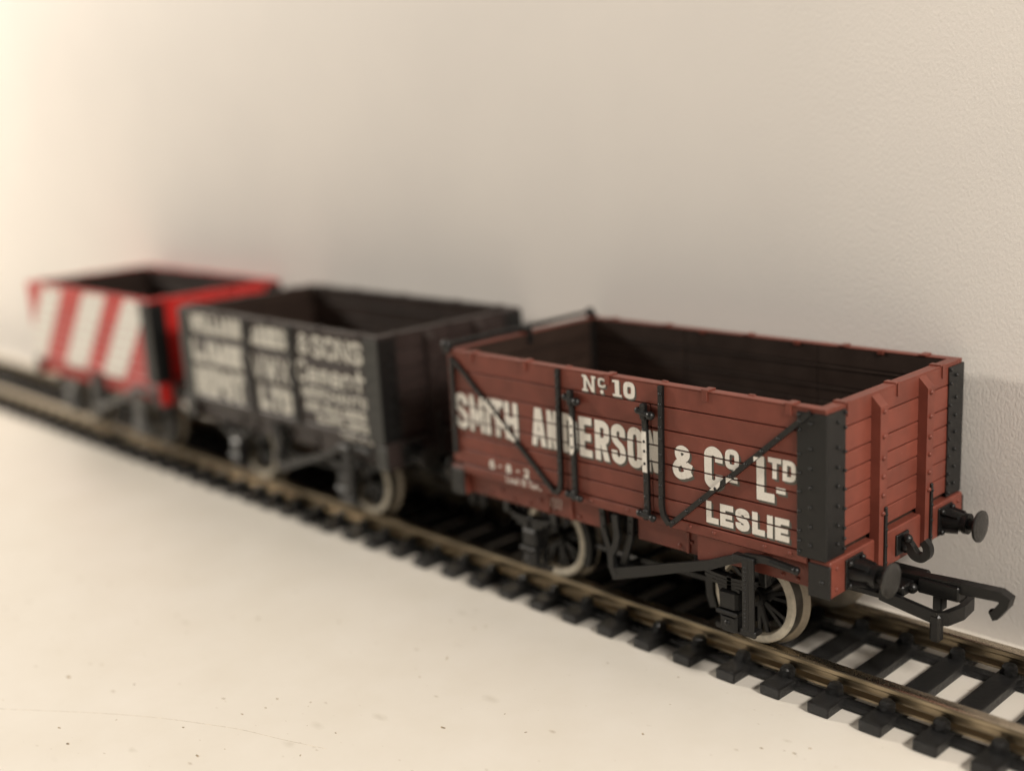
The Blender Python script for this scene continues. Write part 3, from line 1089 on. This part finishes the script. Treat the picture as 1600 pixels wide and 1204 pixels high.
        mb.box(*sorted((sx * (H + .6), sx * (H + .95))), -1.5, 1.5, 17.5, 20.2, .2)
        mb.ball((sx * (H + 1.6), -.1, 19.6), .65)
        mb.ball((sx * (H + 1.3), .1, 18.4), .8)
        B(mb, 'drawhook', M[trim])
        # tension lock coupling: shank, bow, hook arm
        mb = MB()
        X = lambda a: sx * (H + a)
        bow = [(X(0.2), -4.1), (X(7.6), -4.2), (X(8.4), -3.2), (X(8.85), 0), (X(8.5), 3.2), (X(7.8), 4.2), (X(0.2), 4.1)]
        L_, R_ = offsets(bow, .8)
        zlo = [12.5, 11.3, 11.0, 10.8, 10.8, 10.9, 12.4]
        zhi = [13.9, 12.85, 12.75, 12.6, 12.5, 12.5, 13.7]
        P = []
        for i in range(7):
            P += [(L_[i][0], L_[i][1], zlo[i]), (R_[i][0], R_[i][1], zlo[i]), (R_[i][0], R_[i][1], zhi[i]), (L_[i][0], L_[i][1], zhi[i])]
        F = [[0, 1, 2, 3], [24, 25, 26, 27]]
        for i in range(6):
            F += [[4 * i + k, 4 * i + 4 + k, 4 * i + 4 + (k + 1) % 4, 4 * i + (k + 1) % 4] for k in range(4)]
        mb.add(P, F)
        mb.box(*sorted((X(-8), X(3.0))), -3.6, 3.6, 13.2, 14.6, .2)
        mb.box(*sorted((X(-5), X(1.2))), -4.4, 4.4, 12.6, 13.5, .2)
        mb.box(*sorted((X(6.95), X(8.35))), -4.7, -3.4, 9.0, 12.6, .35)
        cp = B(mb, 'coupling', M[trim])
        mb = MB()
        arm = [(X(0.8), 14.4), (X(5.2), 14.75), (X(9), 15.0), (X(13.6), 15.25), (X(14.35), 14.9), (X(14.2), 14.2), (X(13.2), 12.7), (X(12.75), 12.45)]
        mb.ribbon(arm, 1.55, 'y', -.75, .75, w1=1.0)
        mb.box(*sorted((X(3.6), X(8.9))), -1.2, .95, 13.3, 15.2, .15)
        mb.box(*sorted((X(5.5), X(6.7))), -1.0, .6, 11.4, 14.0, .15)
        mb.ball((X(3.1), -1.6, 13.9), .75)
        mb.rod((X(3.1), -2.2, 13.9), (X(3.1), 2.2, 13.9), .5)
        mb.ball((X(12.75), 0, 12.75), .55)
        B(mb, 'hook_arm', M[trim], cp)
    # wheels, axle guards
    for wx in (-18.2, 18.2):
        mb = MB()
        mb.rod((wx, -13.5, ZC), (wx, 13.5, ZC), .75, 10)
        B(mb, 'axle', M['steel'])
        for sy in (-1, 1):
            mb = MB()
            pf = [(-8.55 * 1, 5.0), (-9.9, 5.2), (-10.0, 5.4), (-9.95, 6.0), (-9.72, 6.24), (-9.5, 6.28), (-8.0, 6.36), (-7.75, 6.6), (-7.6, 7.0), (-7.4, 7.1), (-7.2, 7.0), (-7.1, 6.5), (-7.1, 5.0), (-8.55, 5.0)]
            mb.lathe([(-sy * t, r) for t, r in pf], (wx, 0, ZC), 'y', 48, [2, 0, 0, 0, 0, 1, 2, 2, 2, 2, 2, 2, 2], caps=False)
            wh = B(mb, 'wheel', [M[tyre], M['steel'], M['flange']])
            mb = MB()
            mb.lathe([(-sy * t, r) for t, r in ((-9.6, .02), (-9.6, 1.3), (-7.4, 1.5), (-7.4, .02))], (wx, 0, ZC), 'y', 14, caps=False)
            for k in range(8):
                a = 2 * math.pi * k / 8 + .2
                for da in (-.13, .13):
                    mb.bar((wx + math.cos(a) * 1.1, sy * 8.7, ZC + math.sin(a) * 1.1), (wx + math.cos(a + da) * 5.1, sy * 8.9, ZC + math.sin(a + da) * 5.1), .42, .5, (0, 1, 0))
            B(mb, 'wheel_spokes', M['black' if style != 'striped' else 'grey'], wh)
            # W-iron, axlebox and leaf spring
            yA = sy * 13.6
            mb = MB()
            ya, yb = sorted((yA, yA + sy * .5))
            for s2 in (-1, 1):
                mb.ribbon([(wx + s2 * 1.6, 7.3), (wx + s2 * 2.0, 12.5), (wx + s2 * 3.1, 15.6), (wx + s2 * 4.6, 17.2)], .85, 'y', ya, yb)
                mb.ribbon([(wx + s2 * 1.9, 13.0), (wx + s2 * 2.2, 17.1)], .7, 'y', ya, yb)
            mb.box(wx - 3.1, wx + 3.1, ya, yb, 7.0, 7.75, .08)
            ag = B(mb, 'axle_guard', M[trim])
            mb = MB()
            ya, yb = sorted((yA + sy * .2, yA + sy * 2.0))
            mb.box(wx - 1.45, wx + 1.45, ya, yb, 10.6, 13.4, .35)
            ya, yb = sorted((yA + sy * .2, yA + sy * 2.35))
            mb.box(wx - 1.7, wx + 1.7, ya, yb, 10.1, 10.7, .18)
            ya, yb = sorted((yA + sy * .3, yA + sy * 2.1))
            mb.box(wx - 1.35, wx + 1.35, ya, yb, 7.6, 10.15, .4)
            rivet(trim, (wx, yA + sy * 2.1, 9.0), (0, sy, 0), .45, .3)
            B(mb, 'axle_box', M[trim], ag)
            mb = MB()
            ya, yb = sorted((yA + sy * .3, yA + sy * 1.6))
            for k, (hl, zz) in enumerate(((1.6, 13.4), (2.7, 13.85), (3.8, 14.35), (4.8, 14.85))):
                mb.ribbon([(wx - hl, zz + .55 * (hl / 4.8) ** 2), (wx - hl / 2, zz + .14), (wx, zz), (wx + hl / 2, zz + .14), (wx + hl, zz + .55 * (hl / 4.8) ** 2)], .42, 'y', ya, yb)
            for s2 in (-1, 1):
                mb.box(wx + s2 * 5 - .6, wx + s2 * 5 + .6, ya, yb, 15.0, 17.3, .15)
            mb.box(wx - .5, wx + .5, min(ya, yb), max(ya, yb) + .1, 13.2, 15.2, .15)
            B(mb, 'leaf_spring', M[trim], ag)
    # brake gear on each side: hangers, push rods, shoes, lever and its guide
    for sy in (-1, 1):
        yv = sy * 15.5
        mb = MB()
        ya, yb = sorted((yv, yv + sy * .5))
        mb.ribbon([(-2.75, 20.2), (-2.5, 17.0), (-1.6, 14.4), (-.1, 11.3)], .95, 'y', ya, yb)
        mb.ribbon([(2.6, 20.2), (2.35, 17.0), (1.4, 14.3), (.2, 11.3)], .95, 'y', ya, yb)
        rivet(trim, (.05, yv + sy * .5, 11.7), (0, sy, 0), .7, .5)
        for x, z in ((-2.65, 19.3), (-2.5, 17.6), (2.5, 19.3), (2.4, 17.6)):
            rivet(trim, (x, yv + sy * .5, z), (0, sy, 0), .24, .2)
        B(mb, 'brake_hanger', M[trim])
        yr = sy * 9.3
        for s2 in (-1, 1):
            mb = MB()
            mb.bar((0, sy * 11.5, 12.0), (s2 * 10.7, yr, 11.0), .7, .5, (0, 0, 1))
            sh = [(s2 * (18.2 - 7.1 * math.cos(a)), ZC + 7.1 * math.sin(a)) for a in (-.45, -.2, .05, .3, .55)]
            mb.ribbon(sh, 1.15, 'y', yr - .8, yr + .8)
            mb.bar((s2 * 11.4, yr, 13.5), (s2 * 10.3, yr, 18.5), .7, .5, (0, 0, 1))
            B(mb, 'brake_shoe', M[trim])
    mb = MB()
    mb.rod((0, -15.4, 11.8), (0, 15.4, 11.8), .45)
    B(mb, 'brake_shaft', M[trim])
    for y in (-5.9, 5.9):
        mb = MB()
        mb.box(-25.5, 25.5, y - .6, y + .6, 16.0, 20.25)
        B(mb, 'frame_beam', M[trim])
    for x in (-12, -4.5, 4.5, 12):
        mb = MB()
        mb.box(x - .5, x + .5, -13.4, 13.4, 16.8, 20.28)
        B(mb, 'cross_member', M[trim])
    yl = -16.75
    mb = MB()
    mb.ribbon([(.4, 20.1), (.75, 17.2), (.35, 15.6), (-.6, 14.1), (-.5, 12.3), (.3, 11.2)], 1.0, 'y', -16.9, -16.35)
    mb.rod((.1, -14.2, 11.7), (.1, -17.1, 11.7), .6)
    mb.bar((.4, -16.6, 19.8), (.4, -15.3, 19.8), .8, .6)
    mb.ribbon([(-.3, 11.45), (.9, 11.75), (5.5, 13.25), (10.2, 14.85), (16.5, 16.9), (19.5, 18.3), (22.2, 19.3), (25, 19.6), (28.9, 19.3)], 1.7, 'y', yl - .3, yl + .3, w1=.8)
    mb.rod((25.6, yl, 19.55), (29.2, yl, 19.25), .5, 8)
    mb.ball((29.1, yl, 19.25), .56)
    B(mb, 'brake_lever', M[trim])
    mb = MB()
    for x0, x1, yA2 in ((21.8, 22.75, yl - .75), (21.8, 22.75, yl + .4)):
        mb.box(x0, x1, yA2, yA2 + .35, 9.7, 19.2, .06)
    mb.box(22.75, 23.55, yl - .75, yl - .45, 9.7, 19.4, .06)
    for k in range(15):
        rivet(trim, (22.28, yl - .75, 10.4 + k * .55), (0, -1, 0), .16, .12)
    mb.box(20.3, 23.5, yl - .7, yl + .8, 18.6, 19.5, .1)
    mb.box(21.6, 23.8, yl - .8, yl + .8, 9.2, 9.9, .15)
    mb.bar((22.4, yl + .2, 9.5), (18.2, -13.9, 7.4), .6, .6)
    B(mb, 'lever_guide', M[trim])

    # ------------------------------ lettering
    if style == 'maroon':
        def lettering(name, groups, mats=(M['white'], M['shade']), dx=.30, dz=-.30, shade=True, gaps=True):
            mb = MB()
            f = planked if gaps else (lambda q: q)
            for polys in groups:
                if shade:
                    print_on(mb, f(shifted(polys, dx, dz) + shifted(polys, dx * .5, dz * .5)), -YS - .012, 1)
                print_on(mb, f(polys), -YS - .05, 0)
            return B(mb, name, list(mats))
        z0, z1 = 27.45, 33.1
        t = 0.98
        big = []
        for c, a, b in (('S', -31.8, -28.95), ('M', -28.45, -25.35), ('I', -25.0, -23.95), ('T', -23.65, -21.1), ('H', -20.75, -18.0),
                        ('A', -15.2, -12.3), ('N', -12.0, -9.9), ('D', -8.9, -6.1), ('E', -5.75, -3.4), ('R', -2.8, -.2),
                        ('S', .2, 2.65), ('O', 3.05, 5.65), ('N', 6.2, 8.35)):
            big.append(glyph(c, a, b, z0, z1, {'M': .72, 'N': .84, 'I': 1.04, 'D': .85}.get(c, t), 1.05))
        big.append(glyph('&', 10.6, 13.9, 27.4, 31.9, .95))
        big.append(glyph('C', 15.7, 18.5, 27.05, 32.6, 1.15))
        big.append(glyph('O', 18.9, 20.95, 30.1, 32.7, .68))
        big.append(glyph('-', 19.4, 20.7, 28.4, 29.2, .7, .75))
        big.append(glyph('L', 23.5, 26.05, 27.05, 32.6, 1.1))
        big.append(glyph('T', 25.15, 27.0, 30.1, 32.7, .62))
        big.append(glyph('D', 27.2, 29.0, 30.1, 32.7, .62))
        big.append(glyph('-', 26.3, 27.6, 28.35, 29.15, .7, .75))
        lettering('company_lettering', big)
        town = []
        for c, a, b in (('L', 15.85, 17.75), ('E', 18.0, 20.0), ('S', 20.35, 22.4), ('L', 22.8, 24.65), ('I', 24.95, 25.8), ('E', 26.1, 28.1)):
            town.append(glyph(c, a, b, 22.45, 25.35, .82, .78))
        lettering('town_lettering', town)
        num = []
        zn0, zn1 = 36.85, 39.1
        r4 = lambda a, b, c, d: [[(a, c), (b, c), (b, d), (a, d)]]
        num.append(glyph('N', -4.5, -2.55, zn0, zn1, .46) + r4(-4.8, -3.75, zn0, zn0 + .3) + r4(-4.8, -4.0, zn1 - .3, zn1) + r4(-3.1, -2.3, zn1 - .3, zn1))
        num.append(glyph('C', -1.85, -.5, 37.7, 39.05, .33))
        num.append([[(-1.2 + .32 * math.cos(k * .7854), 37.12 + .3 * math.sin(k * .7854)) for k in range(8)]])
        num.append(r4(1.15, 1.9, zn0, zn1) + r4(.75, 2.3, zn0, zn0 + .32) + [[(.7, zn1 - .35), (1.2, zn1 - .35), (1.2, zn1), (.7, zn1 - .05)]])
        num.append(glyph('0', 2.65, 4.6, zn0 - .02, zn1 + .02, .68))
        for nm, part in (('number_sign', num[:3]), ('number_lettering', num[3:])):
            mb = MB()
            for polys in part:
                print_on(mb, shifted(polys, .22, -.24), -YS - .012, 1)
                print_on(mb, polys, -YS - .05, 0)
            B(mb, nm, [M['white'], M['shade']])
        small = []
        small.append(glyph('6', -24.7, -23.6, 22.1, 23.5, .32))
        small.append(glyph('-', -22.7, -22.1, 22.6, 23.0, .25))
        small.append(glyph('8', -21.1, -20.0, 22.05, 23.45, .32))
        small.append(glyph('-', -18.9, -18.3, 22.55, 22.95, .25))
        small.append(glyph('2', -17.3, -16.2, 22.0, 23.4, .32))
        lettering('tare_lettering', small, shade=False)
        lettering('load_lettering', [word('Load 10 Tons', -21.2, -13.8, 20.6, 21.65, .16, .17)], shade=False, gaps=False)
        mb = MB()
        print_on(mb, word('7277', -13.3, -10.9, 17.9, 19.5, .10, .24), -YS + 1.06, 0)
        B(mb, 'running_number', [M['white']])
        # paint carried over the door ironwork and the diagonal
        B2 = lambda q, y: print_patch(B, q, y)
        B2([[(-7.1, 27.45), (-6.65, 27.5), (-6.3, 28.2), (-6.3, 32.4), (-6.65, 33.05), (-7.1, 33.1)]], -YS - .66)
        B2(r4(6.0, 6.8, 27.4, 33.0), -YS - .66)

        def along(p, q, w):
            dx, dz = q[0] - p[0], q[1] - p[1]
            l = math.hypot(dx, dz)
            nx, nz = -dz / l, dx / l
            d = nx * p[0] + nz * p[1]
            return [(nx, nz, d + w), (-nx, -nz, -(d - w))]
        band = along((31.1, 39.0), (10.2, 20.85), .34)
        for grp in big[13:]:
            B2(clip_all(grp, band), -YS - .66)
        band = along((-31.2, 38.1), (-10.8, 20.95), .34)
        B2(clip_all(r4(-27.9, -18.3, 27.4, 33.1), band), -YS - .50)
    elif style == 'umber':
        mb = MB()
        rel = lambda a: a + 83.9
        def put(txt, a, b, lo, hi, t, gap=.25):
            pl = word(txt, rel(a), rel(b), lo, hi, t, gap)
            print_on(mb, planked(shifted(pl, .22, -.22)), -YS - .012, 1)
            print_on(mb, planked(pl), -YS - .05, 0)
        put('WILLIAM', -112.5, -93.5, 35.0, 38.6, 1.25)
        put('JAMES', -90.2, -77.9, 34.5, 38.2, 1.15)
        put('&', -74.2, -70.9, 34.5, 38.2, .62)
        put('SONS', -69.8, -55.0, 34.3, 38.2, .78, .5)
        put('LIME', -113, -94, 28.9, 33.2, 1.7, .3)
        put('Cement', -75.2, -54.9, 29.4, 33.4, .70, .45)
        put('MERCHANTS', -74.2, -54.6, 26.7, 28.6, .42)
        put('AND BUILDERS', -73.6, -55.3, 24.3, 26.0, .42, .15)
        put('SUPPLIERS', -70, -54.7, 22.4, 23.9, .36, .15)
        put('DEPOT', -113.2, -94.2, 22.0, 27.9, 1.75, .3)
        put('VWX', -90.6, -77.4, 28.0, 32.6, .8, .2)
        put('LTD', -88.8, -77.5, 22.4, 27.0, 1.5, .3)
        B(mb, 'company_lettering', [M['old_white'], M['shade']])
        mb = MB()
        print_on(mb, word('TARE 6 8', rel(-63.4), rel(-54.1), 20.5, 21.6, .2, .12), -YS - .04, 0)
        B(mb, 'tare_lettering', [M['old_white']])
    elif style == 'striped':
        tz, bz = ZT - .4, 20.6
        for xt0, xt1 in ((-22.3, -10.8), (0.6, 12.4), (21.2, 31.9)):
            sh = -15.5
            q = [(xt0 + sh, bz), (xt1 + sh, bz), (xt1, tz), (xt0, tz)]
            q = clip_all([q], [(1, 0, H - .1), (-1, 0, H - .1)])
            mb = MB()
            print_on(mb, planked(q), -YS - .05, 0)
            B(mb, 'white_stripe', [M['bright_white']])
    for mat, mb in RV.items():
        o = B(mb, 'rivets', M[mat])
        o['kind'] = 'stuff'
    return root


make_wagon(0, 66, 'maroon open wagon lettered in white with black corner plates, sharply in focus at the right', 'maroon', 'brown_in', 'black', 'black', 'black', 'tyre', 'maroon')
make_wagon(-83.9, 66, 'dark brown open wagon covered in white lettering, blurred, middle of the three wagons', 'umber', 'brown_in', 'grey_black', 'black', 'black', 'tyre', 'umber')
make_wagon(-162.5, 64, 'red open wagon with slanting white stripes, most blurred and farthest along the track', 'red', 'brown_in', 'black', 'black', 'grey', 'grey', 'striped')
